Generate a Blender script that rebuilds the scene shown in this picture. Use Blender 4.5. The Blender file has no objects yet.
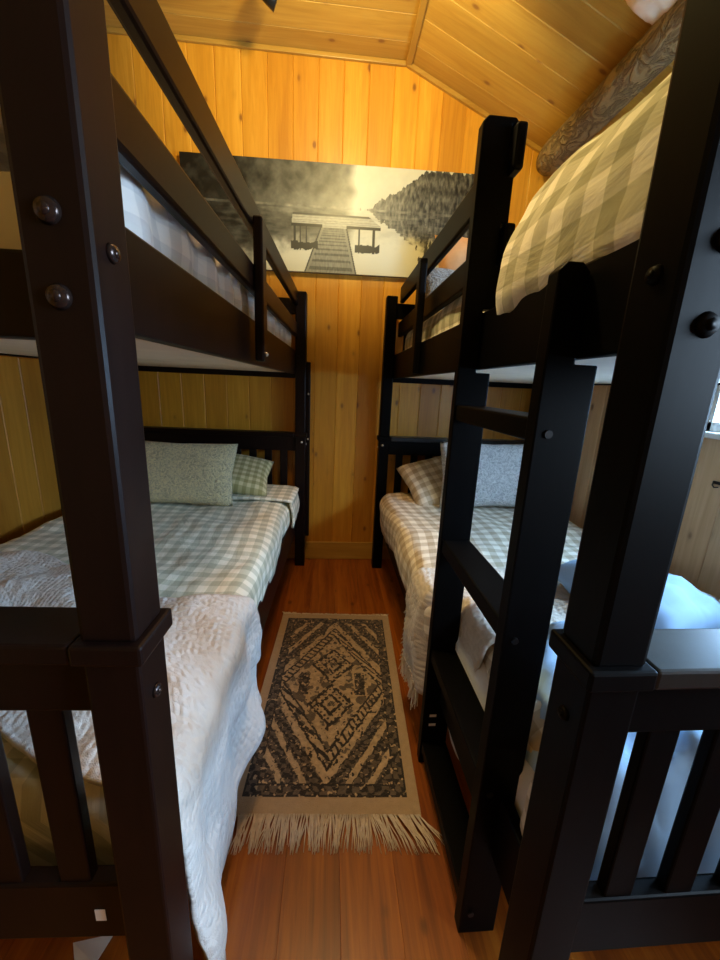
import bpy, bmesh, math, random
from mathutils import Vector, Matrix, noise
PI = math.pi
rnd = random.Random(7)
S = bpy.context.scene
COL = S.collection

# ------------------------------------------------------------ camera
H = 1.2
cam = bpy.data.cameras.new('camera'); cam.sensor_fit = 'VERTICAL'; cam.sensor_height = 36.0
cam.lens = 36.0 * 380 / 960; cam.clip_start = 0.02
co = bpy.data.objects.new('camera', cam); COL.objects.link(co)
Rg, Uy, Fw = (0.9969, -0.0711, 0.0430), (-0.0241, 0.2420, 0.9700), (0.0797, 0.9680, -0.2388)   # world->cam rows: right, up, forward
r = Vector((0.9969, -0.071, 0.043)); fw = Vector((0.080, 0.968, -0.239)).normalized()
r = (r - fw * r.dot(fw)).normalized(); up = r.cross(fw)
m = Matrix((r, up, -fw)).transposed().to_4x4(); m.translation = Vector((0, 0, H))
co.matrix_world = m
S.camera = co

# ------------------------------------------------------------ world, lights, exposure
w = bpy.data.worlds.new('sky'); S.world = w; w.use_nodes = True
w.node_tree.nodes['Background'].inputs[0].default_value = (0.75, 0.87, 1.0, 1)
w.node_tree.nodes['Background'].inputs[1].default_value = 3.0
S.view_settings.view_transform = 'Standard'; S.view_settings.look = 'None'
S.view_settings.gamma = 1; S.view_settings.use_curve_mapping = False
S.view_settings.exposure = 0.22

def area(name, loc, rot, sx, sy, power, col):
    l = bpy.data.lights.new(name, 'AREA'); l.shape = 'RECTANGLE'; l.size = sx; l.size_y = sy
    l.energy = power; l.color = col
    o = bpy.data.objects.new(name, l); COL.objects.link(o); o.location = loc; o.rotation_euler = rot
    return o
DAY = (0.56, 0.77, 1.0)
# daylight outside the two windows of the right wall and the one behind the camera
area('daylight_bed_window', (1.62, 0.90, 1.45), (0, math.radians(68), 0), 0.80, 0.80, 125, (0.34, 0.62, 1.0))
area('daylight_near_window', (1.58, -0.20, 1.48), (0, math.radians(80), 0), 0.7, 0.8, 84, DAY)

def point(name, loc, power, col, rad=0.04):
    l = bpy.data.lights.new(name, 'POINT'); l.energy = power; l.color = col; l.shadow_soft_size = rad
    o = bpy.data.objects.new(name, l); COL.objects.link(o); o.location = loc
    return o
WARM = (1.0, 0.78, 0.32)
def spot(name, loc, target, ang, power, col, blend=0.7, rad=0.05):
    l = bpy.data.lights.new(name, 'SPOT'); l.energy = power; l.color = col; l.shadow_soft_size = rad
    l.spot_size = math.radians(ang); l.spot_blend = blend
    o = bpy.data.objects.new(name, l); COL.objects.link(o); o.location = loc
    o.rotation_euler = (Vector(target) - Vector(loc)).to_track_quat('-Z', 'Y').to_euler()
spot('spotlight_bulb_light', (0.05, 1.45, 2.62), (0.15, 2.5, 2.72), 118, 52, WARM, 0.45)
spot('spotlight_bulb_light', (-0.15, 1.15, 2.62), (0.66, 1.05, 1.62), 80, 50, WARM)
spot('spotlight_bulb_light', (0.04, 1.20, 2.64), (0.04, 1.35, 0.0), 80, 46, (1.0, 0.60, 0.28), 0.8, 0.16)

# ------------------------------------------------------------ material helpers
def mat(name):
    m = bpy.data.materials.new(name); m.use_nodes = True
    nt = m.node_tree; b = nt.nodes['Principled BSDF']
    return m, nt, b
def N(nt, t, **k):
    n = nt.nodes.new(t)
    for a, v in k.items(): setattr(n, a, v)
    return n
def mth(nt, op, a, b=None, clamp=False):
    n = N(nt, 'ShaderNodeMath', operation=op); n.use_clamp = clamp
    for i, v in enumerate((a, b)):
        if v is None: continue
        if isinstance(v, (int, float)): n.inputs[i].default_value = v
        else: nt.links.new(v, n.inputs[i])
    return n.outputs[0]
def ramp(nt, f, stops):
    n = N(nt, 'ShaderNodeValToRGB'); e = n.color_ramp.elements
    while len(e) < len(stops): e.new(0.5)
    for el, (p, c) in zip(e, stops): el.position = p; el.color = (*c, 1) if len(c) == 3 else c
    nt.links.new(f, n.inputs[0]); return n.outputs[0]
def mix(nt, f, a, b, mode='MIX'):
    n = N(nt, 'ShaderNodeMix', data_type='RGBA', blend_type=mode)
    for i, v in ((0, f), (6, a), (7, b)):
        if isinstance(v, (int, float)): n.inputs[i].default_value = v
        elif isinstance(v, tuple): n.inputs[i].default_value = (*v, 1)
        else: nt.links.new(v, n.inputs[i])
    return n.outputs[2]
def mapping(nt, vec, scale, loc=(0, 0, 0), rot=(0, 0, 0)):
    n = N(nt, 'ShaderNodeMapping'); n.inputs['Scale'].default_value = scale
    n.inputs['Location'].default_value = loc; n.inputs['Rotation'].default_value = rot
    nt.links.new(vec, n.inputs[0]); return n.outputs[0]
def noi(nt, vec, scale, detail=3, rough=0.5, dist=0.0):
    n = N(nt, 'ShaderNodeTexNoise'); n.inputs['Scale'].default_value = scale
    n.inputs['Detail'].default_value = detail; n.inputs['Roughness'].default_value = rough
    n.inputs['Distortion'].default_value = dist
    nt.links.new(vec, n.inputs['Vector']); return n.outputs[0]
def bump(nt, h, strength, dist, b):
    n = N(nt, 'ShaderNodeBump'); n.inputs['Strength'].default_value = strength; n.inputs['Distance'].default_value = dist
    nt.links.new(h, n.inputs['Height']); nt.links.new(n.outputs[0], b.inputs['Normal'])

def pine(name, long_axis, pitch, off, cols, rough=0.45, knots=1.0, cross_axis=None, coat=0.0):
    """boards running along long_axis, stacked along cross_axis with this pitch; every board its own tint, grain and knots"""
    m, nt, b = mat(name)
    tc = N(nt, 'ShaderNodeTexCoord').outputs['Object']
    sp = N(nt, 'ShaderNodeSeparateXYZ'); nt.links.new(tc, sp.inputs[0])
    cr = sp.outputs[cross_axis]; lo = sp.outputs[long_axis]
    idx = mth(nt, 'FLOOR', mth(nt, 'DIVIDE', mth(nt, 'SUBTRACT', cr, off), pitch))
    wn = N(nt, 'ShaderNodeTexWhiteNoise', noise_dimensions='1D'); nt.links.new(idx, wn.inputs['W'])
    cv = N(nt, 'ShaderNodeCombineXYZ')
    nt.links.new(cr, cv.inputs[0]); nt.links.new(mth(nt, 'ADD', lo, mth(nt, 'MULTIPLY', wn.outputs[0], 9.0)), cv.inputs[1])
    nt.links.new(idx, cv.inputs[2])
    v = cv.outputs[0]
    g1 = noi(nt, mapping(nt, v, (38, 2.2, 1)), 1.0, 4, 0.6, 1.2)
    g2 = noi(nt, mapping(nt, v, (9, 0.8, 1)), 1.0, 2, 0.5, 0.6)
    f = mth(nt, 'ADD', mth(nt, 'MULTIPLY', g1, 0.55), mth(nt, 'MULTIPLY', g2, 0.45))
    c = ramp(nt, f, [(0.32, cols[0]), (0.5, cols[1]), (0.68, cols[2])])
    tint = ramp(nt, wn.outputs[0], [(0.0, (0.80, 0.74, 0.66)), (0.5, (0.97, 0.95, 0.92)), (1.0, (1.1, 1.1, 1.08))])
    c = mix(nt, 1.0, c, tint, 'MULTIPLY')
    vo = N(nt, 'ShaderNodeTexVoronoi'); vo.inputs['Scale'].default_value = 1.0
    nt.links.new(mapping(nt, v, (11.5, 6.5, 1.7)), vo.inputs['Vector'])
    sel = mth(nt, 'GREATER_THAN', N_sep(nt, vo.outputs['Color']), 0.50)
    k = mth(nt, 'MULTIPLY', ramp(nt, vo.outputs['Distance'], [(0.07, (1, 1, 1)), (0.105, (0.65, 0.65, 0.65)), (0.15, (0.15, 0.15, 0.15)), (0.26, (0, 0, 0))]), sel)
    c = mix(nt, mth(nt, 'MULTIPLY', k, 0.8 * knots), c, cols[3])
    nt.links.new(c, b.inputs['Base Color'])
    b.inputs['Roughness'].default_value = rough
    b.inputs['Coat Weight'].default_value = coat
    b.inputs['Coat Roughness'].default_value = 0.25
    bump(nt, g1, 0.12, 0.002, b)
    return m
def N_sep(nt, col):
    s = N(nt, 'ShaderNodeSeparateColor'); nt.links.new(col, s.inputs[0]); return s.outputs[0]

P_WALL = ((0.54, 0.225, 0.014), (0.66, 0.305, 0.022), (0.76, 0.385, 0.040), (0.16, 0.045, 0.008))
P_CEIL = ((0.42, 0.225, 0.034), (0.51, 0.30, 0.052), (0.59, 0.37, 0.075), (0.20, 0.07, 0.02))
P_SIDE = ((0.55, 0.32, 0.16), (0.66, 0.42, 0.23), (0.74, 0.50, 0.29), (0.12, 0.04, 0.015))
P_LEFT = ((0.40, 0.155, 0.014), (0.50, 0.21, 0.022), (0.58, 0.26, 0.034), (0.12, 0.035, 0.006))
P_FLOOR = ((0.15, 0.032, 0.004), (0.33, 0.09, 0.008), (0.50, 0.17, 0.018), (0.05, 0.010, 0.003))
M = {}
M['wall_x'] = pine('pine_wall_boards', 2, 0.137, 0.027, P_WALL, 0.42, cross_axis=0)
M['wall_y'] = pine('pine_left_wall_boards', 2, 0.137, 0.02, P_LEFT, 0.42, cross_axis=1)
M['wall_r'] = pine('pine_right_wall_boards', 2, 0.137, 0.10, P_SIDE, 0.5, cross_axis=1)
M['ceil'] = pine('pine_ceiling_boards', 0, 0.147, 0.03, P_CEIL, 0.5, 1.0, cross_axis=1)
M['floor'] = pine('varnished_pine_floor', 1, 0.14, 0.05, P_FLOOR, 0.33, 0.8, cross_axis=0, coat=0.25)
M['trim'] = pine('pine_trim', 0, 3.0, -1.5, P_CEIL, 0.4, 0.4, cross_axis=2)
M['trim_y'] = pine('pine_trim_long', 1, 3.0, -1.5, P_CEIL, 0.4, 0.4, cross_axis=2)

def simple(name, col, rough=0.5, metal=0.0, noise_amt=0.15, scale=30, bmp=0.0, spec=0.5):
    m, nt, b = mat(name)
    tc = N(nt, 'ShaderNodeTexCoord').outputs['Object']
    n = noi(nt, tc, scale, 3)
    c = ramp(nt, n, [(0.3, tuple(x * (1 - noise_amt) for x in col)), (0.7, tuple(min(1, x * (1 + noise_amt)) for x in col))])
    nt.links.new(c, b.inputs['Base Color']); b.inputs['Roughness'].default_value = rough
    b.inputs['Metallic'].default_value = metal; b.inputs['Specular IOR Level'].default_value = spec
    if bmp: bump(nt, n, bmp, 0.003, b)
    return m
def paint_wood(name, col, rough, spec=0.17):
    m, nt, b = mat(name)
    tc = N(nt, 'ShaderNodeTexCoord').outputs['Object']
    g = noi(nt, mapping(nt, tc, (60, 60, 4)), 1.0, 4, 0.6, 0.5)
    c = ramp(nt, g, [(0.3, tuple(x * 0.8 for x in col)), (0.7, tuple(x * 1.25 for x in col))])
    nt.links.new(c, b.inputs['Base Color']); b.inputs['Roughness'].default_value = rough
    bump(nt, g, 0.06, 0.001, b); b.inputs['Specular IOR Level'].default_value = spec
    return m
M['espresso'] = paint_wood('dark_espresso_stained_wood', (0.0065, 0.0025, 0.0019), 0.40)
M['black_wood'] = paint_wood('black_stained_wood', (0.0020, 0.0017, 0.0017), 0.45, 0.055)
M['metal'] = simple('dark_bolt_metal', (0.030, 0.018, 0.015), 0.22, 0.6, 0.05)
M['steel'] = simple('bright_bolt_metal', (0.7, 0.68, 0.65), 0.3, 0.9, 0.05)
M['cap'] = paint_wood('window_sheen_cap_wood', (0.010, 0.010, 0.009), 0.30, 0.5)  # same wood as the bed, lightened and glossed for the window's reflection
M['blackmetal'] = simple('black_painted_metal', (0.012, 0.012, 0.012), 0.35, 0.3, 0.1)
M['ply'] = simple('pale_bed_board', (0.82, 0.74, 0.60), 0.8, 0, 0.08, 6)
M['matt'] = simple('white_mattress_cloth', (0.72, 0.70, 0.66), 0.95, 0, 0.05, 20, 0.2)
M['label'] = simple('white_paper', (0.8, 0.78, 0.74), 0.7, 0, 0.03)
M['log'] = None

def gingham(name, light, dark, sq=0.031):
    m, nt, b = mat(name)
    uv = N(nt, 'ShaderNodeTexCoord').outputs['UV']
    sp = N(nt, 'ShaderNodeSeparateXYZ'); nt.links.new(uv, sp.inputs[0])
    tot = None
    for i in (0, 1):
        s = mth(nt, 'SINE', mth(nt, 'MULTIPLY', sp.outputs[i], PI / sq))
        s = mth(nt, 'ADD', mth(nt, 'MULTIPLY', s, 6.0), 0.5, True)
        tot = s if tot is None else mth(nt, 'ADD', tot, s)
    f = mth(nt, 'MULTIPLY', tot, 0.5)
    weave = noi(nt, mapping(nt, uv, (900, 900, 900)), 1.0, 1)
    blot = noi(nt, mapping(nt, uv, (4, 4, 4)), 1.0, 2)
    f2 = mth(nt, 'ADD', f, mth(nt, 'MULTIPLY', mth(nt, 'SUBTRACT', weave, 0.5), 0.25))
    mid = tuple((a * b_) ** 0.5 for a, b_ in zip(light, dark))
    c = ramp(nt, f2, [(0.0, light), (0.5, mid), (1.0, dark)])
    nt.links.new(c, b.inputs['Base Color']); b.inputs['Roughness'].default_value = 0.95
    b.inputs['Sheen Weight'].default_value = 0.15; b.inputs['Specular IOR Level'].default_value = 0.15
    n = noi(nt, mapping(nt, uv, (16, 5, 10)), 1.0, 4, 0.55, 0.8)
    bump(nt, n, 0.5, 0.016, b)
    return m
M['plaid'] = gingham('sage_and_cream_gingham', (0.95, 0.92, 0.76), (0.50, 0.51, 0.37))
M['plaid_big'] = gingham('large_sage_and_cream_gingham', (0.80, 0.75, 0.60), (0.33, 0.31, 0.19), 0.046)
M['plaid_lamplit'] = gingham('lamplit_gingham', (0.84, 0.76, 0.62), (0.44, 0.35, 0.23))
M['plaid_daylit'] = gingham('daylit_gingham', (0.95, 0.95, 0.93), (0.68, 0.70, 0.72))
M['plaid_pillow'] = gingham('olive_gingham', (0.78, 0.70, 0.40), (0.38, 0.34, 0.14), 0.022)

def waffle(name, col, sx=0.016, strength=0.8, col2=None, mixpat=0.35):
    m, nt, b = mat(name)
    uv = N(nt, 'ShaderNodeTexCoord').outputs['UV']
    wob = N(nt, 'ShaderNodeVectorMath', operation='ADD')
    nn = N(nt, 'ShaderNodeTexNoise'); nn.inputs['Scale'].default_value = 9
    nt.links.new(uv, nn.inputs['Vector'])
    sc = N(nt, 'ShaderNodeVectorMath', operation='SCALE'); sc.inputs['Scale'].default_value = 0.02
    nt.links.new(nn.outputs['Color'], sc.inputs[0])
    nt.links.new(uv, wob.inputs[0]); nt.links.new(sc.outputs[0], wob.inputs[1])
    sp = N(nt, 'ShaderNodeSeparateXYZ'); nt.links.new(wob.outputs[0], sp.inputs[0])
    a = mth(nt, 'SINE', mth(nt, 'MULTIPLY', mth(nt, 'ADD', sp.outputs[0], sp.outputs[1]), PI / sx))
    c_ = mth(nt, 'SINE', mth(nt, 'MULTIPLY', mth(nt, 'SUBTRACT', sp.outputs[0], sp.outputs[1]), PI / sx))
    h = mth(nt, 'MULTIPLY', a, c_)
    vo = N(nt, 'ShaderNodeTexVoronoi'); vo.inputs['Scale'].default_value = 0.95 / sx; vo.inputs['Randomness'].default_value = 0.75
    nt.links.new(wob.outputs[0], vo.inputs['Vector'])
    h = mth(nt, 'ADD', mth(nt, 'MULTIPLY', h, 0.25), mth(nt, 'SUBTRACT', 0.75, mth(nt, 'MULTIPLY', vo.outputs['Distance'], 1.7)))
    h01 = mth(nt, 'ADD', mth(nt, 'MULTIPLY', h, 0.5), 0.5)
    fine = noi(nt, mapping(nt, uv, (500, 500, 500)), 1.0, 2)
    hh = mth(nt, 'ADD', h01, mth(nt, 'MULTIPLY', fine, 0.3))
    col2 = col2 or tuple(x * 0.72 for x in col)
    c = mix(nt, mth(nt, 'MULTIPLY', h01, mixpat), col, col2)
    nt.links.new(c, b.inputs['Base Color']); b.inputs['Roughness'].default_value = 0.95
    b.inputs['Sheen Weight'].default_value = 0.2; b.inputs['Specular IOR Level'].default_value = 0.1
    bump(nt, hh, strength, 0.007, b)
    return m
M['throw_white'] = waffle('white_waffle_throw', (0.82, 0.79, 0.74), 0.015, 0.9)
M['throw_lamplit'] = waffle('cream_waffle_throw', (0.66, 0.58, 0.48), 0.018, 0.9, mixpat=0.5)  # cream cloth with the lamp's tan tone put into the colour
M['fringe'] = simple('cream_yarn', (0.66, 0.56, 0.45), 0.95, 0, 0.12, 60)

def sherpa(name, col, scale=95):
    m, nt, b = mat(name)
    uv = N(nt, 'ShaderNodeTexCoord').outputs['Object']
    n = noi(nt, uv, scale, 2, 0.6, 2.5)
    c = ramp(nt, n, [(0.35, tuple(x * 0.60 for x in col)), (0.58, col)])
    nt.links.new(c, b.inputs['Base Color']); b.inputs['Roughness'].default_value = 1.0
    b.inputs['Sheen Weight'].default_value = 0.3; b.inputs['Specular IOR Level'].default_value = 0.05
    bump(nt, n, 1.0, 0.02, b)
    return m
M['sherpa'] = sherpa('cream_sherpa', (0.97, 0.86, 0.50), 48)
M['sherpa_white'] = sherpa('white_sherpa', (0.86, 0.86, 0.84), 42)
M['daylit_cloth'] = simple('daylit_blue_cotton', (0.28, 0.40, 0.54), 0.9, 0, 0.05, 5, 0.3)  # blue of the window light put into the cushion's colour
M['daylit_blanket'] = simple('daylit_blanket_cotton', (0.42, 0.62, 0.84), 0.9, 0, 0.05, 12, 0.8)  # blue daylight put into the blanket's colour
M['orange_cloth'] = simple('rust_cotton', (0.66, 0.36, 0.16), 0.9, 0, 0.1, 12, 0.3)
M['grey_fur'] = sherpa('mottled_grey_fur', (0.42, 0.38, 0.30), 26)
M['pink_cloth'] = simple('pale_pink_cloth', (0.78, 0.66, 0.60), 0.9, 0, 0.12, 9, 0.4)

def log_mat():
    m, nt, b = mat('weathered_log')
    tc = N(nt, 'ShaderNodeTexCoord').outputs['Object']
    n = noi(nt, mapping(nt, tc, (1, 0.55, 1)), 22, 3, 0.55, 0.9)
    rr = mth(nt, 'ABSOLUTE', mth(nt, 'SUBTRACT', n, 0.5))
    h = ramp(nt, rr, [(0.0, (0.1, 0.1, 0.1)), (0.10, (0.75, 0.75, 0.75)), (0.3, (1, 1, 1))])
    c = mix(nt, h, (0.12, 0.085, 0.045), (0.36, 0.28, 0.15))
    nt.links.new(c, b.inputs['Base Color']); b.inputs['Roughness'].default_value = 0.65
    bump(nt, h, 1.0, 0.012, b)
    return m
M['log'] = log_mat()

def vcol_mat(name, rough, sheen=0, bmp=None, coat=0):
    m, nt, b = mat(name)
    a = N(nt, 'ShaderNodeVertexColor'); a.layer_name = 'print'
    nt.links.new(a.outputs[0], b.inputs['Base Color'])
    b.inputs['Roughness'].default_value = rough; b.inputs['Sheen Weight'].default_value = sheen
    b.inputs['Coat Weight'].default_value = coat; b.inputs['Coat Roughness'].default_value = 0.3
    if bmp:
        tc = N(nt, 'ShaderNodeTexCoord').outputs['Object']
        bump(nt, noi(nt, tc, bmp, 2), 0.8, 0.004, b)
    return m
M['rug'] = vcol_mat('woven_rug_pile', 1.0, 0.3, 260)
M['canvas'] = vcol_mat('printed_canvas', 0.45, 0, None, 0.1)

# ------------------------------------------------------------ geometry helpers
def tag(o, label=None, cat=None, group=None, kind=None):
    if label: o['label'] = label
    if cat: o['category'] = cat
    if group: o['group'] = group
    if kind: o['kind'] = kind
    return o
def empty(name, loc=(0, 0, 0), rz=0, label=None, cat=None, group=None):
    o = bpy.data.objects.new(name, None); COL.objects.link(o); o.empty_display_size = 0.1
    o.location = loc; o.rotation_euler = (0, 0, rz)
    return tag(o, label, cat, group)
def link(name, bm, material, parent=None, smooth=False):
    bmesh.ops.recalc_face_normals(bm, faces=bm.faces[:])
    me = bpy.data.meshes.new(name); bm.to_mesh(me); bm.free()
    me.materials.append(material)
    if smooth:
        for p in me.polygons: p.use_smooth = True
    o = bpy.data.objects.new(name, me); COL.objects.link(o)
    if parent: o.parent = parent
    return o
def box(bm, x0, x1, y0, y1, z0, z1, bev=0.0):
    x0, x1 = min(x0, x1), max(x0, x1); y0, y1 = min(y0, y1), max(y0, y1)
    t = bmesh.new()
    mt = Matrix.Translation(((x0 + x1) / 2, (y0 + y1) / 2, (z0 + z1) / 2)) @ Matrix.Diagonal((x1 - x0, y1 - y0, z1 - z0, 1))
    bmesh.ops.create_cube(t, size=1, matrix=mt)
    if bev: bmesh.ops.bevel(t, geom=t.edges[:], offset=bev, segments=2, affect='EDGES', profile=0.5)
    merge(bm, t)
def merge(bm, t):
    me = bpy.data.meshes.new('tmp'); t.to_mesh(me); t.free(); bm.from_mesh(me); bpy.data.meshes.remove(me)
def cyl(bm, p, axis, rad, depth, seg=20, rad2=None):
    t = bmesh.new()
    q = Vector((0, 0, 1)).rotation_difference(Vector(axis)).to_matrix().to_4x4()
    bmesh.ops.create_cone(t, cap_ends=True, segments=seg, radius1=rad, radius2=rad if rad2 is None else rad2, depth=depth,
                          matrix=Matrix.Translation(p) @ q)
    merge(bm, t)
def prism(bm, pts, y0, y1, bev=0.0):
    """polygon in XZ extruded along Y"""
    t = bmesh.new()
    f = t.faces.new([t.verts.new((x, y0, z)) for x, z in pts])
    r_ = bmesh.ops.extrude_face_region(t, geom=[f])
    for v in [g for g in r_['geom'] if isinstance(g, bmesh.types.BMVert)]: v.co.y = y1
    if bev: bmesh.ops.bevel(t, geom=t.edges[:], offset=bev, segments=2, affect='EDGES', profile=0.5)
    merge(bm, t)
def boxobj(name, dims, material, parent=None, bev=0.0):
    bm = bmesh.new(); box(bm, *dims, bev); return link(name, bm, material, parent)
def tube(bm, pts, rad, seg=5):
    rings = []
    n = len(pts)
    for i, p in enumerate(pts):
        d = (Vector(pts[min(i + 1, n - 1)]) - Vector(pts[max(i - 1, 0)])).normalized()
        a = d.cross(Vector((0.3, 0.2, 1))).normalized(); b_ = d.cross(a)
        rr = rad[i] if isinstance(rad, (list, tuple)) else rad
        rings.append([bm.verts.new(Vector(p) + (a * math.cos(2 * PI * k / seg) + b_ * math.sin(2 * PI * k / seg)) * rr) for k in range(seg)])
    for i in range(n - 1):
        for k in range(seg):
            bm.faces.new((rings[i][k], rings[i][(k + 1) % seg], rings[i + 1][(k + 1) % seg], rings[i + 1][k]))
    bm.faces.new(rings[0]); bm.faces.new(rings[-1])
def catmull(pts, n):
    pts = [Vector(p) for p in pts]
    P = [2 * pts[0] - pts[1]] + pts + [2 * pts[-1] - pts[-2]]
    dense = []
    for i in range(1, len(P) - 2):
        for k in range(16):
            t = k / 16
            a, b_, c, d = P[i - 1], P[i], P[i + 1], P[i + 2]
            dense.append(0.5 * ((2 * b_) + (c - a) * t + (2 * a - 5 * b_ + 4 * c - d) * t * t + (3 * b_ - a - 3 * c + d) * t ** 3))
    dense.append(pts[-1])
    L = [0]
    for i in range(1, len(dense)): L.append(L[-1] + (dense[i] - dense[i - 1]).length)
    out = []; j = 0
    for k in range(n):
        s = L[-1] * k / (n - 1)
        while j < len(L) - 2 and L[j + 1] < s: j += 1
        f = (s - L[j]) / max(1e-9, L[j + 1] - L[j]); out.append(dense[j].lerp(dense[j + 1], min(1, max(0, f))))
    return out, L[-1]
def cloth(name, profile, v0, v1, nu, nv, material, parent=None, amp=0.008, freq=5.0, seed=0, thick=0.012, vfun=None, uvrot=False, disp=None):
    """a bed cover: profile(v) gives (u,z) points across the bed; ripples by noise; true thickness"""
    bm = bmesh.new(); uvl = bm.loops.layers.uv.new('UVMap')
    grid = []; uvs = []
    for j in range(nv):
        f = j / (nv - 1)
        v = v0 + (v1 - v0) * f
        pr, L = catmull([(u, 0, z) for u, z in profile(v)], nu)
        row = []; ur = []
        for i, p in enumerate(pr):
            vv = v + (vfun(i / (nu - 1), f) if vfun else 0)
            q = Vector((p.x, vv, p.z))
            a = pr[max(0, i - 1)]; b_ = pr[min(nu - 1, i + 1)]
            t = (b_ - a).normalized(); nrm = Vector((-t.z, 0, t.x))
            s = L * i / (nu - 1)
            d = amp * noise.fractal(Vector((s * freq, vv * freq, seed)), 0.8, 2.0, 3) * 1.2
            if disp: d += disp(s, vv)
            row.append(bm.verts.new(q + nrm * d)); ur.append((s, vv))
        grid.append(row); uvs.append(ur)
    for j in range(nv - 1):
        for i in range(nu - 1):
            fc = bm.faces.new((grid[j][i], grid[j][i + 1], grid[j + 1][i + 1], grid[j + 1][i]))
            for lp, (jj, ii) in zip(fc.loops, ((j, i), (j, i + 1), (j + 1, i + 1), (j + 1, i))):
                lp[uvl].uv = uvs[jj][ii]
    me = bpy.data.meshes.new(name); bm.to_mesh(me); bm.free(); me.materials.append(material)
    for p in me.polygons: p.use_smooth = True
    o = bpy.data.objects.new(name, me); COL.objects.link(o)
    if parent: o.parent = parent
    sm = o.modifiers.new('thickness', 'SOLIDIFY'); sm.thickness = thick; sm.offset = 0
    return o
def pillow(name, w_, h_, t_, loc, rot, material, label, cat='pillow', group=None, flange=0.0, seed=0, wr=0.004, parent_mat=None):
    """a stuffed cushion: two bulging faces meeting in a seam with pointed corners"""
    bm = bmesh.new(); uvl = bm.loops.layers.uv.new('UVMap')
    n = 26; g = {}
    for s in (1, -1):
        for j in range(n + 1):
            for i in range(n + 1):
                a = -1 + 2 * i / n; b_ = -1 + 2 * j / n
                edge = abs(a) == 1 or abs(b_) == 1
                if s == -1 and edge: g[(s, i, j)] = g[(1, i, j)]; continue
                bul = (max(0, 1 - a ** 4) ** 0.55) * (max(0, 1 - b_ ** 4) ** 0.55)
                pinch = 1 - 0.06 * (1 - abs(a * b_)) * max(abs(a), abs(b_)) ** 4
                x = a * w_ / 2 * pinch; y = b_ * h_ / 2 * pinch
                z = s * (bul * t_ / 2 + wr * noise.fractal(Vector((x * 9, y * 9, seed + s)), 0.8, 2, 3) * bul ** 0.5)
                g[(s, i, j)] = bm.verts.new((x, y, z))
    for s in (1, -1):
        for j in range(n):
            for i in range(n):
                ks = [(i, j), (i + 1, j), (i + 1, j + 1), (i, j + 1)]
                if s == -1: ks = ks[::-1]
                f = bm.faces.new([g[(s, a, b_)] for a, b_ in ks])
                for lp, (a, b_) in zip(f.loops, ks): lp[uvl].uv = (a / n * w_, b_ / n * h_)
    o = link(name, bm, material, None, True)
    o.location = loc; o.rotation_euler = rot
    return tag(o, label, cat, group)

# ------------------------------------------------------------ the room
XL, XR, YB, YN = -1.44, 1.385, 2.51, -1.7
ZC = 2.905; XK = 0.365; SL = 0.414
def ceil_z(x): return ZC if x < XK else ZC - SL * (x - XK)
def board_wall(name, axis, face, a0, a1, pitch, off, ztop, material, holes=(), sgn=1, thick=0.03):
    """vertical tongue-and-groove boards with bevelled V joints, facing the room"""
    bm = bmesh.new()
    k = math.floor((a0 - off) / pitch)
    while off + k * pitch < a1:
        s0, s1 = max(a0, off + k * pitch), min(a1, off + (k + 1) * pitch); k += 1
        if s1 - s0 < 0.004: continue
        segs = [(0, None)]
        for (h0, h1, hz0, hz1) in holes:
            if s0 >= h0 - 1e-4 and s1 <= h1 + 1e-4: segs = [(0, hz0), (hz1, None)]
        for z0, z1 in segs:
            t = bmesh.new()
            c = 0.0035
            prof = [(s0, thick), (s0, c), (s0 + c, 0), (s1 - c, 0), (s1, c), (s1, thick)]
            lo_, hi_ = [], []
            for s, d in prof:
                x, y = (s, face + sgn * d) if axis == 'x' else (face + sgn * d, s)
                lo_.append(t.verts.new((x, y, z0))); hi_.append(t.verts.new((x, y, z1 if z1 is not None else ztop(x))))
            t.faces.new(lo_); t.faces.new(hi_[::-1])
            for i in range(6): t.faces.new((lo_[i], lo_[(i + 1) % 6], hi_[(i + 1) % 6], hi_[i]))
            merge(bm, t)
    return tag(link(name, bm, material), kind='structure')

floor = bmesh.new()
k = -12
while 0.05 + k * 0.14 < XR + 0.03:
    a, b_ = max(XL - 0.03, 0.05 + k * 0.14), min(XR + 0.03, 0.05 + (k + 1) * 0.14); k += 1
    if b_ - a > 0.005: box(floor, a, b_, YN - 0.03, YB + 0.03, -0.03, 0, 0.0009)
tag(link('floor', floor, M['floor']), kind='structure')
board_wall('wall_back', 'x', YB, XL - 0.03, XR + 0.03, 0.137, 0.027, ceil_z, M['wall_x'], sgn=1)
board_wall('wall_near', 'x', YN, XL - 0.03, XR + 0.03, 0.137, 0.027, ceil_z, M['wall_x'], sgn=-1)
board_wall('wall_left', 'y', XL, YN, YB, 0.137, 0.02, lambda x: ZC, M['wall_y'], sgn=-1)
WOF = 0.100
WY0, WY1 = WOF + 0.137 * 3, WOF + 0.137 * 9          # window beside the right bed 0.43..1.25
WN0, WN1 = WOF - 0.137 * 5, WOF + 0.137 * 1          # window nearer the camera
WZ0, WZ1 = 1.095, 1.86
board_wall('wall_right', 'y', XR, YN, YB, 0.137, WOF, lambda x: ceil_z(XR), M['wall_r'],
           holes=((WY0, WY1, WZ0, WZ1), (WN0, WN1, WZ0, WZ1)), sgn=1)

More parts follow.
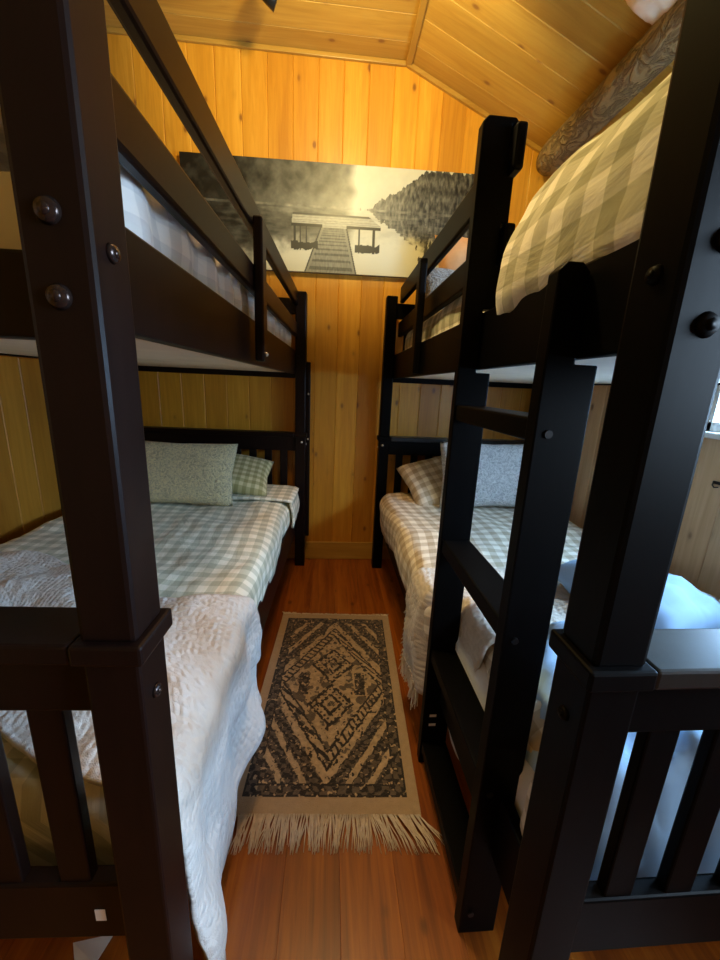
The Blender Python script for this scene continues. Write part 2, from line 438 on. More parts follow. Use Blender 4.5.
ceil = bmesh.new()
k = -12
while 0.03 + k * 0.147 < YB:
    a, b_ = max(YN, 0.03 + k * 0.147), min(YB, 0.03 + (k + 1) * 0.147); k += 1
    if b_ - a < 0.004: continue
    c = 0.003
    for xa, xb in ((XL - 0.03, XK), (XK, XR + 0.03)):
        t = bmesh.new(); ends = []
        for x in (xa, xb):
            z = ZC if x <= XK else ceil_z(x)
            ends.append([t.verts.new((x, y, z + d)) for y, d in ((a, 0.03), (a, c), (a + c, 0), (b_ - c, 0), (b_, c), (b_, 0.03))])
        t.faces.new(ends[0]); t.faces.new(ends[1][::-1])
        for i in range(6): t.faces.new((ends[0][i], ends[0][(i + 1) % 6], ends[1][(i + 1) % 6], ends[1][i]))
        merge(ceil, t)
tag(link('ceiling', ceil, M['ceil']), kind='structure')
# trims
tag(boxobj('trim_1', (XK - 0.012, XK + 0.022, YN, YB, ZC - 0.020, ZC - 0.002), M['trim_y'], bev=0.004), kind='structure')   # ridge strip where flat and sloped ceiling meet
bm = bmesh.new(); box(bm, XL, XK - 0.01, YB - 0.016, YB, ZC - 0.022, ZC, 0.003)
tag(link('trim_2', bm, M['trim']), kind='structure')
bm = bmesh.new(); t = bmesh.new()
L = math.hypot(XR - XK, SL * (XR - XK))
bmesh.ops.create_cube(t, size=1, matrix=Matrix.Translation(((XK + XR) / 2, YB - 0.008, (ZC + ceil_z(XR)) / 2 - 0.012)) @ Matrix.Rotation(math.atan(SL), 4, 'Y') @ Matrix.Diagonal((L, 0.016, 0.022, 1)))
merge(bm, t); tag(link('trim_3', bm, M['trim']), kind='structure')
tag(boxobj('baseboard_back', (XL + 0.001, XR - 0.001, YB - 0.016, YB - 0.001, 0.001, 0.128), M['trim'], bev=0.004), kind='structure')
tag(boxobj('baseboard_left', (XL, XL + 0.014, YN, YB - 0.017, 0, 0.125), M['trim_y'], bev=0.004), kind='structure')
tag(boxobj('baseboard_right', (XR - 0.014, XR, YN, YB - 0.017, 0, 0.125), M['trim_y'], bev=0.004), kind='structure')

gm, nt, b = mat('window_glass')
tr = N(nt, 'ShaderNodeBsdfTransparent'); gl = N(nt, 'ShaderNodeBsdfGlossy'); gl.inputs['Roughness'].default_value = 0.02
mx = N(nt, 'ShaderNodeMixShader'); mx.inputs[0].default_value = 0.06
nt.links.new(tr.outputs[0], mx.inputs[1]); nt.links.new(gl.outputs[0], mx.inputs[2]); nt.links.new(mx.outputs[0], nt.nodes['Material Output'].inputs[0])
M['white_paint'] = simple('white_window_paint', (0.75, 0.74, 0.70), 0.4, 0, 0.04)
def window(name, y0, y1):
    bm = bmesh.new()
    for d in ((XR, XR + 0.06, y0, y0 + 0.035, WZ0, WZ1), (XR, XR + 0.06, y1 - 0.035, y1, WZ0, WZ1),
              (XR, XR + 0.06, y0, y1, WZ0, WZ0 + 0.035), (XR, XR + 0.06, y0, y1, WZ1 - 0.035, WZ1),
              (XR + 0.01, XR + 0.05, (y0 + y1) / 2 - 0.015, (y0 + y1) / 2 + 0.015, WZ0, WZ1)): box(bm, *d, 0.003)
    fr = tag(link(name, bm, M['white_paint']), kind='structure')
    boxobj('window_pane', (XR + 0.03, XR + 0.034, y0 + 0.03, y1 - 0.03, WZ0 + 0.03, WZ1 - 0.03), gm, fr)
    bm = bmesh.new(); box(bm, XR - 0.035, XR + 0.005, y0 - 0.03, y1 + 0.03, WZ0 - 0.022, WZ0, 0.004)
    link('window_sill', bm, M['white_paint'], fr)
    bm = bmesh.new()
    for d in ((XR - 0.010, XR, y0 - 0.03, y0, WZ0, WZ1), (XR - 0.010, XR, y1, y1 + 0.03, WZ0, WZ1), (XR - 0.010, XR, y0 - 0.03, y1 + 0.03, WZ1, WZ1 + 0.055)): box(bm, *d, 0.003)
    link('window_casing', bm, M['trim_y'], fr)
window('window_1', WY0, WY1)
window('window_2', WN0, WN1)

# ------------------------------------------------------------ bunk beds
def bunk_bed(loc, rz, sg, W, L, material, label):
    t = empty('bunk_bed', loc, rz, label, 'bunk bed', None)
    PX, PY, TOP = 0.064, 0.066, 1.715
    def B(name, u0, u1, v0, v1, z0, z1, parent=t, bev=0.004, m_=material):
        bm = bmesh.new(); box(bm, sg * u0, sg * u1, v0, v1, z0, z1, bev); return link(name, bm, m_, parent)
    corners = [(0, 0), (W - PX, 0), (0, L - PY), (W - PX, L - PY)]
    posts = []
    for u, v in corners:
        bm = bmesh.new()
        box(bm, sg * u, sg * (u + PX), v, v + PY, 0.0, 0.876, 0.004)
        box(bm, sg * u, sg * (u + PX), v, v + PY, 0.899, TOP, 0.006)
        p = link('post', bm, material, t); posts.append(p)
        bm = bmesh.new(); o = 0.009
        box(bm, sg * (u - o), sg * (u + PX + o), v - o, v + PY + o, 0.874, 0.901, 0.004)
        link('post_collar', bm, material, p)
    # ends: lower head/foot board and upper head/foot board
    for v, nm in ((0, 'footboard'), (L - PY, 'headboard')):
        vc = v + PY / 2
        e = B(nm, PX, W - PX, vc - 0.014, vc + 0.014, 0.785, 0.880)
        B('cap_rail', PX + 0.009, W - PX - 0.009, vc - 0.040, vc + 0.040, 0.874, 0.901, e, 0.004, M['cap'] if sg > 0 else material)
        B('bottom_rail', PX, W - PX, vc - 0.013, vc + 0.013, 0.365, 0.478, e)
        n = int((W - 2 * PX - 0.10) / 0.097) + 1
        for i in range(n):
            c = PX + 0.075 + 0.097 * i
            B('slat', c - 0.0225, c + 0.0225, vc - 0.009, vc + 0.009, 0.472, 0.79, e, 0.003)
        e = B('upper_' + nm, PX, W - PX, vc - 0.013, vc + 0.013, 1.232, 1.312)
        B('top_rail', PX, W - PX, vc - 0.013, vc + 0.013, 1.595, 1.68, e)
        for i in range(n if v else 0):
            c = PX + 0.075 + 0.097 * i
            B('slat', c - 0.0225, c + 0.0225, vc - 0.009, vc + 0.009, 1.305, 1.60, e, 0.003)
    RU = 0.060
    for inner, u in ((0, RU), (1, W - RU - 0.024)):
        B('upper_side_rail', u, u + 0.024, PY, L - PY, 1.255, 1.390)
        B('lower_side_rail', u, u + 0.024, PY, L - PY, 0.235, 0.395)
    # bolts on the near posts
    def bolt(p, axis, r_=0.011, m_=None):
        m_ = m_ or ('metal' if sg < 0 else 'black_wood')
        bm = bmesh.new(); cyl(bm, p, axis, r_, 0.006, 20, r_ * 0.7)
        cyl(bm, Vector(p) + Vector(axis) * 0.003, axis, r_ * 0.45, 0.003, 6)
        link('bolt', bm, M[m_], t, True)
    for z in (1.268, 1.338): bolt((sg * 0.034, -0.002, z), (0, -1, 0), 0.0125)
    for z in (1.315, 0.808): bolt((-sg * 0.002, 0.031, z), (-sg, 0, 0), 0.010)
    bolt((-sg * 0.002, L - 0.03, 0.83), (-sg, 0, 0), 0.008, 'steel')
    bolt((sg * 0.022, L - PY - 0.002, 0.845), (0, -1, 0), 0.008, 'steel')
    # bed boards that carry the mattresses
    for z, nm in ((1.262, 'upper_bed_board'), (0.30, 'lower_bed_board')):
        bm = bmesh.new(); box(bm, sg * (RU + 0.026), sg * (W - RU - 0.026), PY + 0.02, L - PY - 0.02, z, z + 0.012, 0.002)
        link(nm, bm, M['ply'], t)
    return t, B, bolt
LW, LL = 1.13, 2.055
RW, RL = 1.055, 2.075
LROT = math.radians(-1.75)
left, LB, lbolt = bunk_bed((-0.218, 0.398, 0), LROT, -1, LW, LL, M['espresso'],
                           'dark espresso bunk bed against the left wall, without ladder, full-length guard rail')
right, RB, rbolt = bunk_bed((0.305, 0.347, 0), 0, 1, RW, RL, M['black_wood'],
                            'black bunk bed on the right carrying the ladder, beside the window')
# guard rails
def guard(Bf, v0, v1, u=0.047, zs=(1.466, 1.540, 1.637, 1.716)):
    g = Bf('guard_rail', u, u + 0.026, v0, v1, zs[2], zs[3], bev=0.007)
    Bf('lower_guard_board', u, u + 0.026, v0, v1, zs[0], zs[1], g, bev=0.007)
    return g
g = guard(LB, 0.066, LL - 0.066)
LB('guard_post', 0.018, 0.046, 0.85, 0.91, 1.262, 1.662, bev=0.006)
lbolt((-0.016, 0.88, 1.285), (1, 0, 0), 0.008, 'steel')
g = guard(RB, 0.605, RL - 0.03, 0.080, (1.495, 1.578, 1.682, 1.772))
RB('guard_post', 0.030, 0.0590, 1.28, 1.34, 1.262, 1.70, bev=0.006)
LB('mounting_board', -0.024, 0.0, LL - 0.022, LL - 0.0, 0.20, 1.33)
lbolt((0.012, LL - 0.024, 1.14), (0, -1, 0), 0.007, 'steel')
lbolt((0.012, LL - 0.024, 0.86), (0, -1, 0), 0.007, 'steel')

# ladder hooked over the rail of the right bed
lad = empty('bunk_ladder', (0.317, 0.572, 0), 0, 'black wooden ladder with four flat rungs hooked on the right bunk bed rail', 'ladder')
def stile(v, top):
    # profile in x (0..0.087) and z with notches that take the bed rail and the guard boards
    w_ = 0.084; nx = 0.047
    pts = [(0, 0), (w_, 0), (w_, 1.246), (nx, 1.246)]
    if top > 1.5:
        g_ = 0.067
        pts += [(nx, 1.396), (w_, 1.396), (w_, 1.490), (g_, 1.490), (g_, 1.583), (w_, 1.583), (w_, 1.677), (g_, 1.677), (g_, 1.777), (w_, 1.777), (w_, top - 0.01), (w_ - 0.01, top)]
    else:
        pts += [(nx, top - 0.012), (nx - 0.012, top)]
    pts += [(0.012, top), (0, top - 0.012)]
    bm = bmesh.new(); prism(bm, pts, v, v + 0.030, 0.0025); return link('stile', bm, M['black_wood'], lad)
stile(0, 1.385); stile(0.405, 1.790)
for z in (0.045, 0.392, 0.750, 1.122):
    bm = bmesh.new(); box(bm, 0.004, 0.083, 0.030, 0.405, z + 0.003, z + 0.042, 0.004)
    rg = link('rung', bm, M['black_wood'], lad)
    for x in (0.022,):
        bm = bmesh.new(); cyl(bm, (x, -0.001, z + 0.018), (0, -1, 0), 0.0065, 0.004, 16); link('bolt', bm, M['blackmetal'], rg)
for z, x in ((0.150, 0.02), (0.185, 0.02)):
    bm = bmesh.new(); box(bm, x, x + 0.022, 0.4035, 0.4048, z, z + 0.009); s_ = link('sticker', bm, M['label'], lad); s_['label'] = 'small white paper sticker'
bm = bmesh.new(); box(bm, -(0.115), -(0.100), PY_ := 0.0188, 0.0195, 0.405, 0.428); s_ = link('sticker', bm, M['label'], left); s_['label'] = 'small white paper sticker on the foot board'

# ------------------------------------------------------------ mattresses
def mattress(sg, W, L, z0, z1, root, label, s0=0.095):
    bm = bmesh.new(); box(bm, sg * 0.09, sg * (W - 0.09), s0, L - 0.075, z0, z1, 0.035)
    o = link('mattress', bm, M['matt'], None, True)
    o.matrix_world = Matrix.Translation(root.location) @ Matrix.Rotation(root.rotation_euler.z, 4, 'Z')
    return tag(o, label, 'mattress')
mattress(-1, LW, LL, 1.275, 1.42, left, 'white mattress on the upper bunk of the left bed')
mattress(-1, LW, LL, 0.313, 0.49, left, 'white mattress on the lower bunk of the left bed')
mattress(1, RW, RL, 1.275, 1.42, right, 'white mattress on the upper bunk of the right bed')
mattress(1, RW, RL, 0.313, 0.49, right, 'white mattress on the lower bunk of the right bed', 0.14)

def frame_of(root):
    return Matrix.Translation(root.location) @ Matrix.Rotation(root.rotation_euler.z, 4, 'Z')
def place(o, root, label, cat, group=None):
    o.matrix_world = frame_of(root); return tag(o, label, cat, group)

def sstep(a, b_, x):
    t = max(0, min(1, (x - a) / (b_ - a))); return t * t * (3 - 2 * t)
# left lower comforter
def prL(v):
    hem = 0.335 + 0.05 * math.sin(v * 5) * 0.4 + 0.03 * sstep(1.4, 2.0, v)
    top = 0.525 - 0.16 * (1 - sstep(0.070, 0.12, v)); hem = min(hem, top - 0.1)
    return [(-(0.068 - 0.02 * sstep(1.5, 1.9, v) + 0.006 * math.sin(v * 9)), hem + 0.04), (-(0.062 - 0.02 * sstep(1.5, 1.9, v)), 0.44), (-0.064 + 0.02 * sstep(1.5, 1.9, v), 0.50), (-0.082, top + 0.002), (-0.14, top + 0.016), (-0.45, top + 0.02),
            (-0.85, top + 0.016), (-1.08, top + 0.006), (-1.118, top - 0.05), (-1.12, 0.44)]
o = cloth('comforter', prL, 0.072, 1.955, 90, 130, M['plaid'], amp=0.010, freq=4.5, seed=3,
          disp=lambda s, v: 0.006 * math.sin(v * 22 + 3 * math.sin(s * 6)) * sstep(0.15, 0.5, s) * 0.5)
place(o, left, 'sage and cream checked comforter spread on the lower bunk of the left bed', 'comforter')
# the folded back border at its head end
def prLf(v):
    return [(-(0.040), 0.40), (-0.032, 0.46), (-0.044, 0.535), (-0.06, 0.562), (-0.3, 0.568), (-0.7, 0.566), (-1.05, 0.560)]
o = cloth('bed_sheet', prLf, 1.66, 1.95, 60, 20, M['plaid'], amp=0.006, freq=5, seed=8, thick=0.014)
place(o, left, 'sage checked sheet end folded over below the headboard of the left bed', 'sheet')
# white throw over the foot end of the left lower bunk
def prT(v):
    k = sstep(0.08, 0.5, v)
    out = -0.012 + 0.010 * math.sin(v * 11) - 0.022 * sstep(0.2, 0.45, v) + 0.012 * (1 - sstep(0.1, 0.25, v))
    hem = 0.04 + 0.17 * k ** 1.5
    return [(0.004 + 0.024 * math.sin(v * 13 + 1) - 0.008 * sstep(0.2, 0.45, v), hem), (out, hem + 0.12), (-0.022 + 0.006 * math.sin(v * 14), 0.36), (-0.018, 0.475), (-0.026, 0.540), (-0.06, 0.566), (-0.14, 0.576),
            (-0.45, 0.570), (-0.85, 0.565), (-1.05, 0.558)]
def vT(i, j):   # the far edge runs slantwise: further up the bed towards the wall
    return (0.40 * (1 - j) + 0.28 * j) * sstep(0.36, 0.95, i) + j * (0.03 * math.sin(i * 9))
o = cloth('throw_blanket', prT, 0.085, 0.63, 130, 70, M['throw_white'], amp=0.012, freq=6, seed=12, thick=0.010, vfun=vT,
          disp=lambda s, v: 0.010 * math.sin(v * 34 + 4 * s) * (1 - sstep(0.25, 0.5, s)))
place(o, left, 'white quilted throw blanket over the foot of the left lower bunk, hanging to the floor', 'blanket')

# left upper comforter
def prLU(v):
    return [(-0.094, 1.33), (-0.088, 1.40), (-0.088, 1.452), (-0.10, 1.49), (-0.16, 1.515), (-0.45, 1.53), (-0.8, 1.53), (-1.0, 1.50), (-1.04, 1.42)]
o = cloth('comforter', prLU, 0.070, 1.92, 60, 120, M['plaid_daylit'], amp=0.008, freq=7, seed=21,
          disp=lambda s, v: 0.008 * math.sin(v * 55 + 3 * math.sin(v * 7)) * (1 - sstep(0.2, 0.4, s)))
place(o, left, 'pale checked comforter on the upper bunk of the left bed', 'comforter')

# right lower comforter
def prR(v):
    hem = 0.33 + 0.03 * math.sin(v * 6)
    e = 0
    q = 0.092 * (1 - sstep(0.66, 0.74, v)) * sstep(0.17, 0.21, v) + 0.05 * (1 - sstep(0.17, 0.21, v))
    return [(0.034 + q, hem + 0.03), (0.024 + q, 0.42), (0.024 + q, 0.50), (0.055 + q, 0.544), (0.13 + q, 0.553), (0.5, 0.556 - e), (0.9, 0.552 - e), (0.99, 0.535 - e), (1.03, 0.46 - e)]
o = cloth('comforter', prR, 0.13, 1.94, 90, 130, M['plaid_lamplit'], amp=0.012, freq=4.5, seed=31,
          disp=lambda s, v: 0.012 * math.sin(v * 17 + 4 * math.sin(s * 5)) * (1 - sstep(0.55, 0.9, v)))
place(o, right, 'cream and tan checked comforter on the lower bunk of the right bed', 'comforter')
def prRT(v):
    q = 0.106 * (1 - sstep(0.66, 0.72, v))
    return [(-0.006 + q - 0.012 * math.sin(v * 15), 0.20 + 0.03 * math.sin(v * 9)), (-0.010 + q, 0.36), (-0.002 + q, 0.49), (0.02 + q, 0.562), (0.10 + q, 0.578), (0.5, 0.584), (0.9, 0.578), (0.985, 0.562)]
o = cloth('throw_blanket', prRT, 0.46, 0.86, 110, 60, M['throw_lamplit'], amp=0.008, freq=6, seed=41, thick=0.010,
          vfun=lambda i, j: 0.03 * math.sin(i * 7))
th = place(o, right, 'cream textured throw blanket with tassels across the right lower bunk', 'blanket')
bm = bmesh.new()
for k_ in range(22):      # tassels along the hanging hem
    v = 0.72 + 0.15 * k_ / 21
    for q in range(3):
        x = -0.006 - 0.012 * math.sin(v * 15) + rnd.uniform(-.006, .006); z = 0.205 + 0.03 * math.sin(v * 9)
        y = v + rnd.uniform(-.006, .006)
        tube(bm, [(x, y, z), (x + rnd.uniform(-.006, .006), y + rnd.uniform(-.01, .01), z - 0.03), (x + rnd.uniform(-.012, .012), y + rnd.uniform(-.016, .016), z - 0.075)], [0.0035, 0.003, 0.0015], 5)
for k_ in range(16):      # tassels along the side that faces the headboard
    z = 0.21 + 0.28 * k_ / 15
    for q in range(2):
        y = 0.860 + rnd.uniform(-.004, .004); x = -0.009
        tube(bm, [(x, y, z), (x + rnd.uniform(-.006, .004), y + 0.02, z - 0.006), (x + rnd.uniform(-.01, .004), y + 0.035, z - 0.028)], [0.003, 0.0025, 0.0012], 5)
tf = link('fringe', bm, M['fringe'], th); tf['kind'] = 'stuff'

# right upper comforter, puffed up over the open side
def prRU(v):
    p = sstep(0.0, 0.25, v) * (1 - sstep(0.55, 0.95, v))
    q = 0.050 * sstep(0.54, 0.62, v)
    return [(0.092 + q * .3, 1.33), (0.066 - 0.006 * p + q, 1.40), (0.062 + q, 1.44 + 0.02 * p), (0.074 + q, 1.50 + 0.02 * p), (0.14 + q * .5, 1.53 + 0.09 * p), (0.25, 1.54 + 0.16 * p), (0.5, 1.56 + 0.20 * p), (0.85, 1.53 + 0.12 * p), (0.97, 1.44)]
o = cloth('comforter', prRU, 0.072, 1.94, 80, 120, M['plaid_big'], amp=0.010, freq=5, seed=51)
place(o, right, 'sage and cream checked comforter bulging on the upper bunk of the right bed', 'comforter')

# ------------------------------------------------------------ pillows
R_ = math.radians
pillow('pillow', 0.60, 0.34, 0.13, (-0.80, 2.03, 0.715), (R_(66), 0, R_(-3)), M['sherpa'], 'cream sherpa pillow leaning against the left headboard', seed=1)
pillow('pillow', 0.62, 0.34, 0.12, (-0.66, 2.235, 0.685), (R_(24), R_(8), R_(4)), M['plaid_pillow'], 'olive checked pillow behind the cream sherpa pillow', seed=2, wr=0.01)
pillow('pillow', 0.50, 0.38, 0.13, (0.70, 2.19, 0.68), (R_(30), R_(-14), R_(8)), M['plaid_lamplit'], 'tan checked pillow at the head of the right lower bunk', seed=3, wr=0.012)
pillow('pillow', 0.64, 0.37, 0.12, (0.925, 2.03, 0.745), (R_(76), 0, R_(4)), M['sherpa_white'], 'white textured pillow standing on the right lower bunk', seed=4)
pillow('pillow', 0.34, 0.36, 0.15, (0.93, 0.96, 0.625), (R_(6), R_(4), R_(20)), M['daylit_cloth'], 'smooth cushion with daylight blue in its colour lying by the foot of the right lower bunk', 'cushion', seed=5, wr=0.018)
pillow('pillow', 0.46, 0.46, 0.15, (0.78, 2.24, 1.81), (R_(66), 0, R_(8)), M['orange_cloth'], 'rust coloured pillow on the upper bunk of the right bed', seed=6, wr=0.01)
pillow('pillow', 0.36, 0.24, 0.12, (0.60, 2.04, 1.68), (R_(58), 0, R_(12)), M['grey_fur'], 'small grey furry pillow in front of the rust pillow', seed=7)

def prB(v):
    k = 0.03 * math.sin(v * 14)
    e = 0.26 * (1 - sstep(0.070, 0.125, v))
    return [(0.145, 0.42), (0.15, 0.585 + k - e), (0.30, 0.615 - k - e), (0.5, 0.60 + k - e), (0.75, 0.62 - k - e), (0.92, 0.60 - e), (0.985, 0.57 - e)]
o = cloth('folded_blanket', prB, 0.074, 0.40, 80, 40, M['daylit_blanket'], amp=0.034, freq=9, seed=61, thick=0.012, vfun=lambda i, j: j * 0.05 * math.sin(i * 8))
place(o, right, 'crumpled blanket with daylight blue in its colour behind the foot board of the right lower bunk', 'blanket')
pillow('cloth_bundle', 0.20, 0.16, 0.07, (1.105, 1.60, 2.545), (R_(10), R_(24), 0), M['pink_cloth'], 'pale pinkish cloth tucked against the sloped ceiling above the log', 'cloth', seed=9, wr=0.015)

# ------------------------------------------------------------ picture
def fbm(x, y, o=4, s=0): return noise.fractal(Vector((x, y, s)), 0.9, 2.1, o)
def picture(u, v):
    """u 0..1 left to right, v 0..1 bottom to top: a misty lake with a jetty, sepia"""
    X = u * 3.0; hz = 0.61
    n = fbm(X * 9, v * 9, 4)
    refl = v < hz
    vv = v if not refl else 2 * hz - v + 0.02 * fbm(X * 4, v * 60, 2)
    c = 0.66 + 0.03 * n
    edge = 0.585 + 0.012 * fbm(vv * 6, 5, 3) - 0.05 * sstep(hz + 0.25, hz, vv) * 0
    if u < edge:                                               # hillside fading into mist
        sky_ = c; c = 0.03 + 0.13 * sstep(0.08, 0.42, u) + 0.09 * n + 0.10 * sstep(0.50, edge, u)
        c += 0.13 * sstep(hz + 0.2, hz, vv) * sstep(0.1, 0.4, u)
        c += (sky_ - c) * sstep(edge - 0.035, edge + 0.01, u)
    far = hz + 0.13 * sstep(0.62, 0.70, u) + 0.26 * sstep(0.68, 0.86, u) + 0.035 * fbm(X * 22, 3, 3)
    if u > 0.60 and vv < far:
        tex = fbm(X * 34, vv * 14, 4)
        c = 0.30 - 0.16 * sstep(0.68, 0.84, u) + 0.17 * tex
        if u > 0.93: c -= 0.07 * (math.sin(X * 110) > 0)
    if refl:
        c = c * 0.9 + 0.02 + 0.09 * fbm(X * 5, v * 26, 4) * (0.4 + v)
        c += (0.70 - c) * (1 - sstep(0.14 + 0.14 * (u > 0.6), 0.40, v + 0.10 * n + 0.16 * sstep(0.34, 0.2, u))) * 0.92
    if abs(v - hz) < 0.012: c = c * 0.7 + 0.12 * (1 + n)
    cx = 0.512
    t = v / 0.49
    if 0 <= t <= 1:                                            # walkway
        hw = 0.094 * (1 - t) + 0.040 * t; c0 = cx - 0.012 * (1 - t)
        if abs(u - c0) < hw:
            plank = math.sin(62 / (1.35 - t * 0.95))
            c = 0.17 + 0.13 * (plank > -0.35) + 0.07 * fbm(X * 60, v * 20, 2)
            if abs(u - c0) > hw - 0.013: c = 0.09 if abs(u - c0) > hw - 0.005 else 0.33
    if 0.425 < v < 0.545:                                       # platform at the end
        k_ = (v - 0.425) / 0.12
        if 0.362 + 0.006 * k_ < u < 0.676 - 0.06 * max(0, k_ - 0.3):
            c = 0.50 + 0.08 * fbm(X * 30, v * 60, 2)
            if math.sin(v * 420) > 0.8: c *= 0.7
            if k_ < 0.22 and abs(u - cx) > 0.042: c = 0.05
            elif k_ > 0.86: c = 0.13
    for a0, a1 in ((0.370, 0.377), (0.392, 0.396), (0.412, 0.417), (0.598, 0.602), (0.648, 0.657)):
        if a0 < u < a1 and 0.20 < v < 0.44: c = 0.05
    nb = fbm(X * 14, v * 22, 2)
    if 0.215 + 0.02 * nb < v < 0.285 + 0.03 * nb and (0.36 < u < 0.455 or 0.585 < u < 0.675): c = 0.06
    if 0.79 < u < 0.93 and 0.13 < v < 0.40 and fbm(X * 26, v * 9, 3) > 0.10 + abs(u - 0.86) * 6: c = 0.09
    c = max(0.015, min(0.85, c))
    c = c ** 1.4
    return (c, c * 0.95, c * 0.70, 1)
def color_grid(name, w_, h_, nx, ny, fn, material, parent=None, z=0.0, zfun=None):
    me = bpy.data.meshes.new(name)
    vs = [(w_ * i / nx, h_ * j / ny, z + (zfun(i / nx, j / ny) if zfun else 0)) for j in range(ny + 1) for i in range(nx + 1)]
    fs = [(j * (nx + 1) + i, j * (nx + 1) + i + 1, (j + 1) * (nx + 1) + i + 1, (j + 1) * (nx + 1) + i) for j in range(ny) for i in range(nx)]
    me.from_pydata(vs, [], fs)
    at = me.color_attributes.new('print', 'FLOAT_COLOR', 'POINT')
    flat = []
    for j in range(ny + 1):
        for i in range(nx + 1): flat.extend(fn(i / nx, j / ny))
    at.data.foreach_set('color', flat)
    me.materials.append(material)
    o = bpy.data.objects.new(name, me); COL.objects.link(o)
    if parent: o.parent = parent
    return o
PW, PH = 1.64, 0.555
pic = empty('wall_picture', (-0.845, YB - 0.001, 1.832), 0, 'wide sepia canvas print of a jetty on a misty lake, on the back wall', 'picture')
pic.rotation_euler = (0, R_(-0.7), 0)
boxobj('stretcher_frame', (0, PW, -0.028, 0, 0, PH), simple('canvas_edge', (0.22, 0.20, 0.16), 0.7), pic, 0.003)
pr_ = color_grid('canvas_print', PW, PH, 520, 180, picture, M['canvas'], pic)
pr_.rotation_euler = (R_(90), 0, 0); pr_.location = (0, -0.0295, 0)

# ------------------------------------------------------------ rug
RWD, RLN = 0.56, 0.985
def rugcol(u, v):
    x = (u - 0.5) * RWD; y = v * RLN
    cream = (0.50, 0.37, 0.23); dark = (0.022, 0.018, 0.016); grey = (0.13, 0.10, 0.075)
    nz = fbm(x * 60, y * 60, 3); nz2 = fbm(x * 22 + 7, y * 22, 3)
    mx_, y0, y1 = 0.034, 0.050, RLN - 0.040
    if abs(x) > RWD / 2 - mx_ or y < y0 or y > y1:
        k_ = 1.0 + 0.08 * nz; return (0.44 * k_, 0.32 * k_, 0.20 * k_, 1)
    px, py = RWD / 2 - mx_ - abs(x), min(y - y0, y1 - y)
    e = min(px, py)
    wob = 0.007 * nz2 + 0.003 * nz
    c = cream
    if e < 0.006: c = dark
    elif e < 0.034: c = dark if (math.sin(x * 150 + 2 * nz2) * math.sin(y * 150 + 2 * nz2) + 0.35 * nz) > 0.0 else grey
    elif e < 0.040: c = dark
    else:
        X = abs(x) + wob; yc = (y0 + y1) / 2; Y = y - yc
        d = X * 1.35 + abs(Y)                     # big diamond rings
        inner = 0.5
        # two medallions on the long axis
        m1 = X * 1.15 + abs(Y - 0.105); m2 = X * 1.15 + abs(Y + 0.105)
        mm = min(m1, m2)
        if mm < 0.105:
            band = int(mm / 0.0175)
            c = (dark, cream, dark, cream, cream, dark)[min(band, 5)]
            if band in (3, 4) and math.sin(x * 230) * math.sin(Y * 230) > 0.45: c = dark
            if mm < 0.012: c = cream
        else:
            D = X * 1.25 + abs(Y) * 0.80
            if D < 0.235:
                c = cream if nz2 > -0.25 else grey
                if abs(X - 0.115) < 0.02 and abs(Y) < 0.06: c = dark if nz > -0.2 else grey
            elif D < 0.247: c = dark
            elif D < 0.285: c = cream if math.sin(D * 60 + (x + y) * 190) > -0.3 else dark
            elif D < 0.297: c = dark
            elif D < 0.335: c = cream if nz > -0.5 else dark
            else:
                c = dark if math.sin(X * 210 + 2 * nz2) * math.sin(Y * 210 + 2 * nz2) + 0.4 * nz > -0.05 else grey
                if int((D - 0.335) / 0.03) % 3 == 2: c = cream
    k_ = 1 + 0.35 * nz
    if c is cream and nz2 + nz * .5 > 0.48: c = grey
    if e > 0.04 and c is cream and fbm(x * 48 + 3, y * 30, 2) > 0.50: c = dark
    if c is dark and fbm(x * 70, y * 70, 2, 9) > 0.35: c = cream
    return (max(0.01, c[0] * k_), max(0.01, c[1] * k_), max(0.01, c[2] * k_), 1)
rug = empty('area_rug', (0.008, 0.826, 0.0), R_(-2.6), 'fringed rug with black and cream diamond medallions on the floor', 'rug')
pile = color_grid('rug_pile', RWD, RLN, 340, 620, rugcol, M['rug'], rug, 0.007,
                  lambda u, v: 0.0015 * fbm(u * 6, v * 9, 2) )
pile.location = (-RWD / 2, 0, 0)
bm = bmesh.new(); box(bm, -RWD / 2, RWD / 2, 0, RLN, 0.0005, 0.0052, 0.0015); link('rug_backing', bm, simple('cream_rug_edge', (0.44, 0.32, 0.20), 0.95), rug)
bm = bmesh.new()
for e, y_, sgn_, ln in ((0, 0.004, -1, 0.088), (1, RLN - 0.004, 1, 0.022)):
    for k_ in range(64 if e == 0 else 64):
        x0 = -RWD / 2 + 0.006 + (RWD - 0.012) * k_ / 63
        if e and 6 < k_ < 58: l2 = 0.008
        else: l2 = ln
        lean = 0.030 * fbm(k_ * 0.35, 2.0, 2) + rnd.uniform(-0.014, 0.014) + (0.06 * sstep(40, 63, k_) if e == 0 else 0)
        for q in range(4):
            a = x0 + rnd.uniform(-.004, .004); le = lean + rnd.uniform(-.012, .012); ll = l2 * rnd.uniform(.8, 1.1)
            tube(bm, [(a, y_, 0.006), (a + le * 0.3, y_ + sgn_ * ll * 0.35, 0.008 + rnd.uniform(0, .004)), (a + le * 0.75, y_ + sgn_ * ll * 0.7, 0.005 + rnd.uniform(0, .003)), (a + le, y_ + sgn_ * ll, 0.003)], [0.0020, 0.0018, 0.0014, 0.0008], 4)
fr = link('fringe', bm, M['fringe'], rug, True); fr['kind'] = 'stuff'

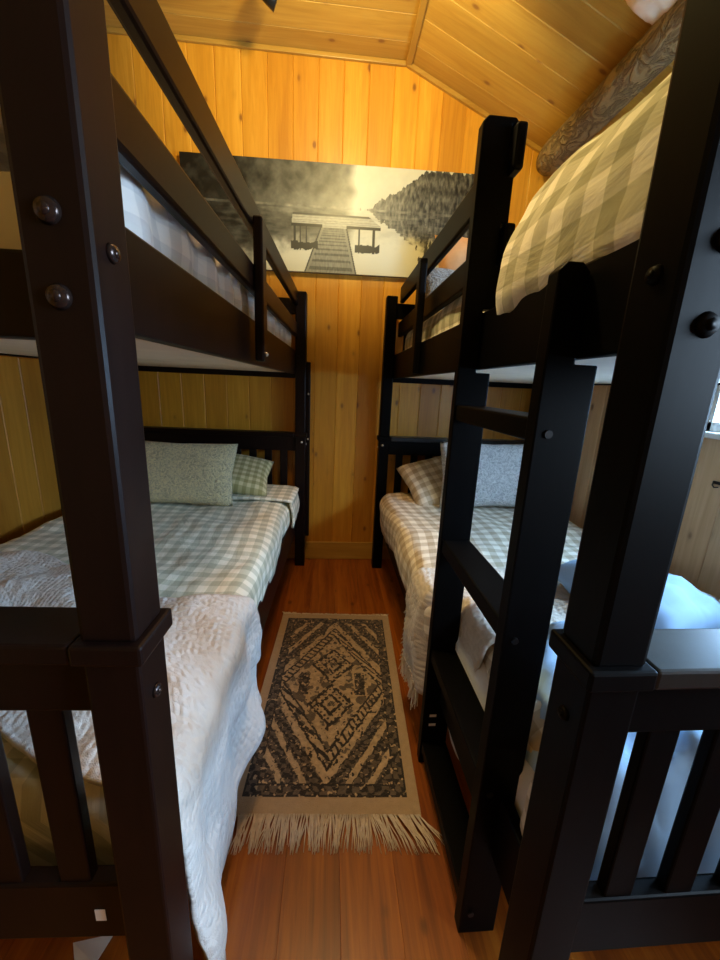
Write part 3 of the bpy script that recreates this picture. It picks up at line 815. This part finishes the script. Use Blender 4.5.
# ------------------------------------------------------------ small things
# eave log
bm = bmesh.new(); pts = []; n = 60
rings = []
for i in range(n + 1):
    y = YN + 0.06 + (YB - 0.075 - YN - 0.06) * i / n
    rr = 0.074 + 0.004 * math.sin(y * 3) + 0.003 * fbm(y * 5, 0)
    if i in (0, n): rr *= 0.86
    cx_, cz_ = 1.185 + 0.004 * math.sin(y * 2.2), 2.472
    rings.append([bm.verts.new((cx_ + rr * (1 + 0.05 * fbm(math.cos(a) * 2, math.sin(a) * 2 + y * 3)) * math.cos(a), y, cz_ + rr * (1 + 0.05 * fbm(math.cos(a) * 2, math.sin(a) * 2 + y * 3)) * math.sin(a))) for a in [2 * PI * k_ / 28 for k_ in range(28)]])
for i in range(n):
    for k_ in range(28): bm.faces.new((rings[i][k_], rings[i][(k_ + 1) % 28], rings[i + 1][(k_ + 1) % 28], rings[i + 1][k_]))
bm.faces.new(rings[0]); bm.faces.new(rings[-1])
tag(link('log_beam', bm, M['log'], None, True), 'rough grey-brown log beam along the eave above the right bed', 'beam')
# ceiling spotlight
cs = empty('ceiling_spotlight', (-0.325, 2.10, ZC), 0, 'black metal spotlight hanging from the flat ceiling at the top edge', 'ceiling light')
bm = bmesh.new(); box(bm, -0.02, 0.02, -0.75, 0.05, -0.03, 0, 0.005); link('track', bm, M['blackmetal'], cs)
for y_ in (0.02, -0.35, -0.68):
    bm = bmesh.new(); cyl(bm, (0, y_, -0.055), (0, 0, 1), 0.007, 0.06); cyl(bm, (0.012, y_, -0.085), (0.9, 0.3, -0.35), 0.026, 0.07, 24, 0.034)
    h_ = link('lamp_head', bm, M['blackmetal'], cs, True)
# paper scrap under the left bed
bm = bmesh.new(); t = bmesh.new()
vs_ = [t.verts.new(p) for p in ((-0.53, 0.60, 0.001), (-0.45, 0.61, 0.001), (-0.46, 0.56, 0.012), (-0.49, 0.545, 0.003))]
t.faces.new(vs_); r2 = bmesh.ops.extrude_face_region(t, geom=t.faces[:])
for g_ in r2['geom']:
    if isinstance(g_, bmesh.types.BMVert): g_.co.z += 0.0015
merge(bm, t); tag(link('paper_scrap', bm, M['label']), 'white torn paper scrap on the floor behind the left footboard', 'paper')
# latch on the right wall under the window
bm = bmesh.new(); box(bm, XR - 0.008, XR, 1.20, 1.235, 0.915, 0.926, 0.002)
lt = link('wall_hook', bm, M['blackmetal']); tag(lt, 'small dark metal hook on the wall under the bed window', 'hook')
bm = bmesh.new(); tube(bm, [(XR - 0.006, 1.23, 0.922), (XR - 0.016, 1.225, 0.912), (XR - 0.018, 1.215, 0.905), (XR - 0.012, 1.205, 0.908)], 0.0025, 8); link('prong', bm, M['blackmetal'], lt)
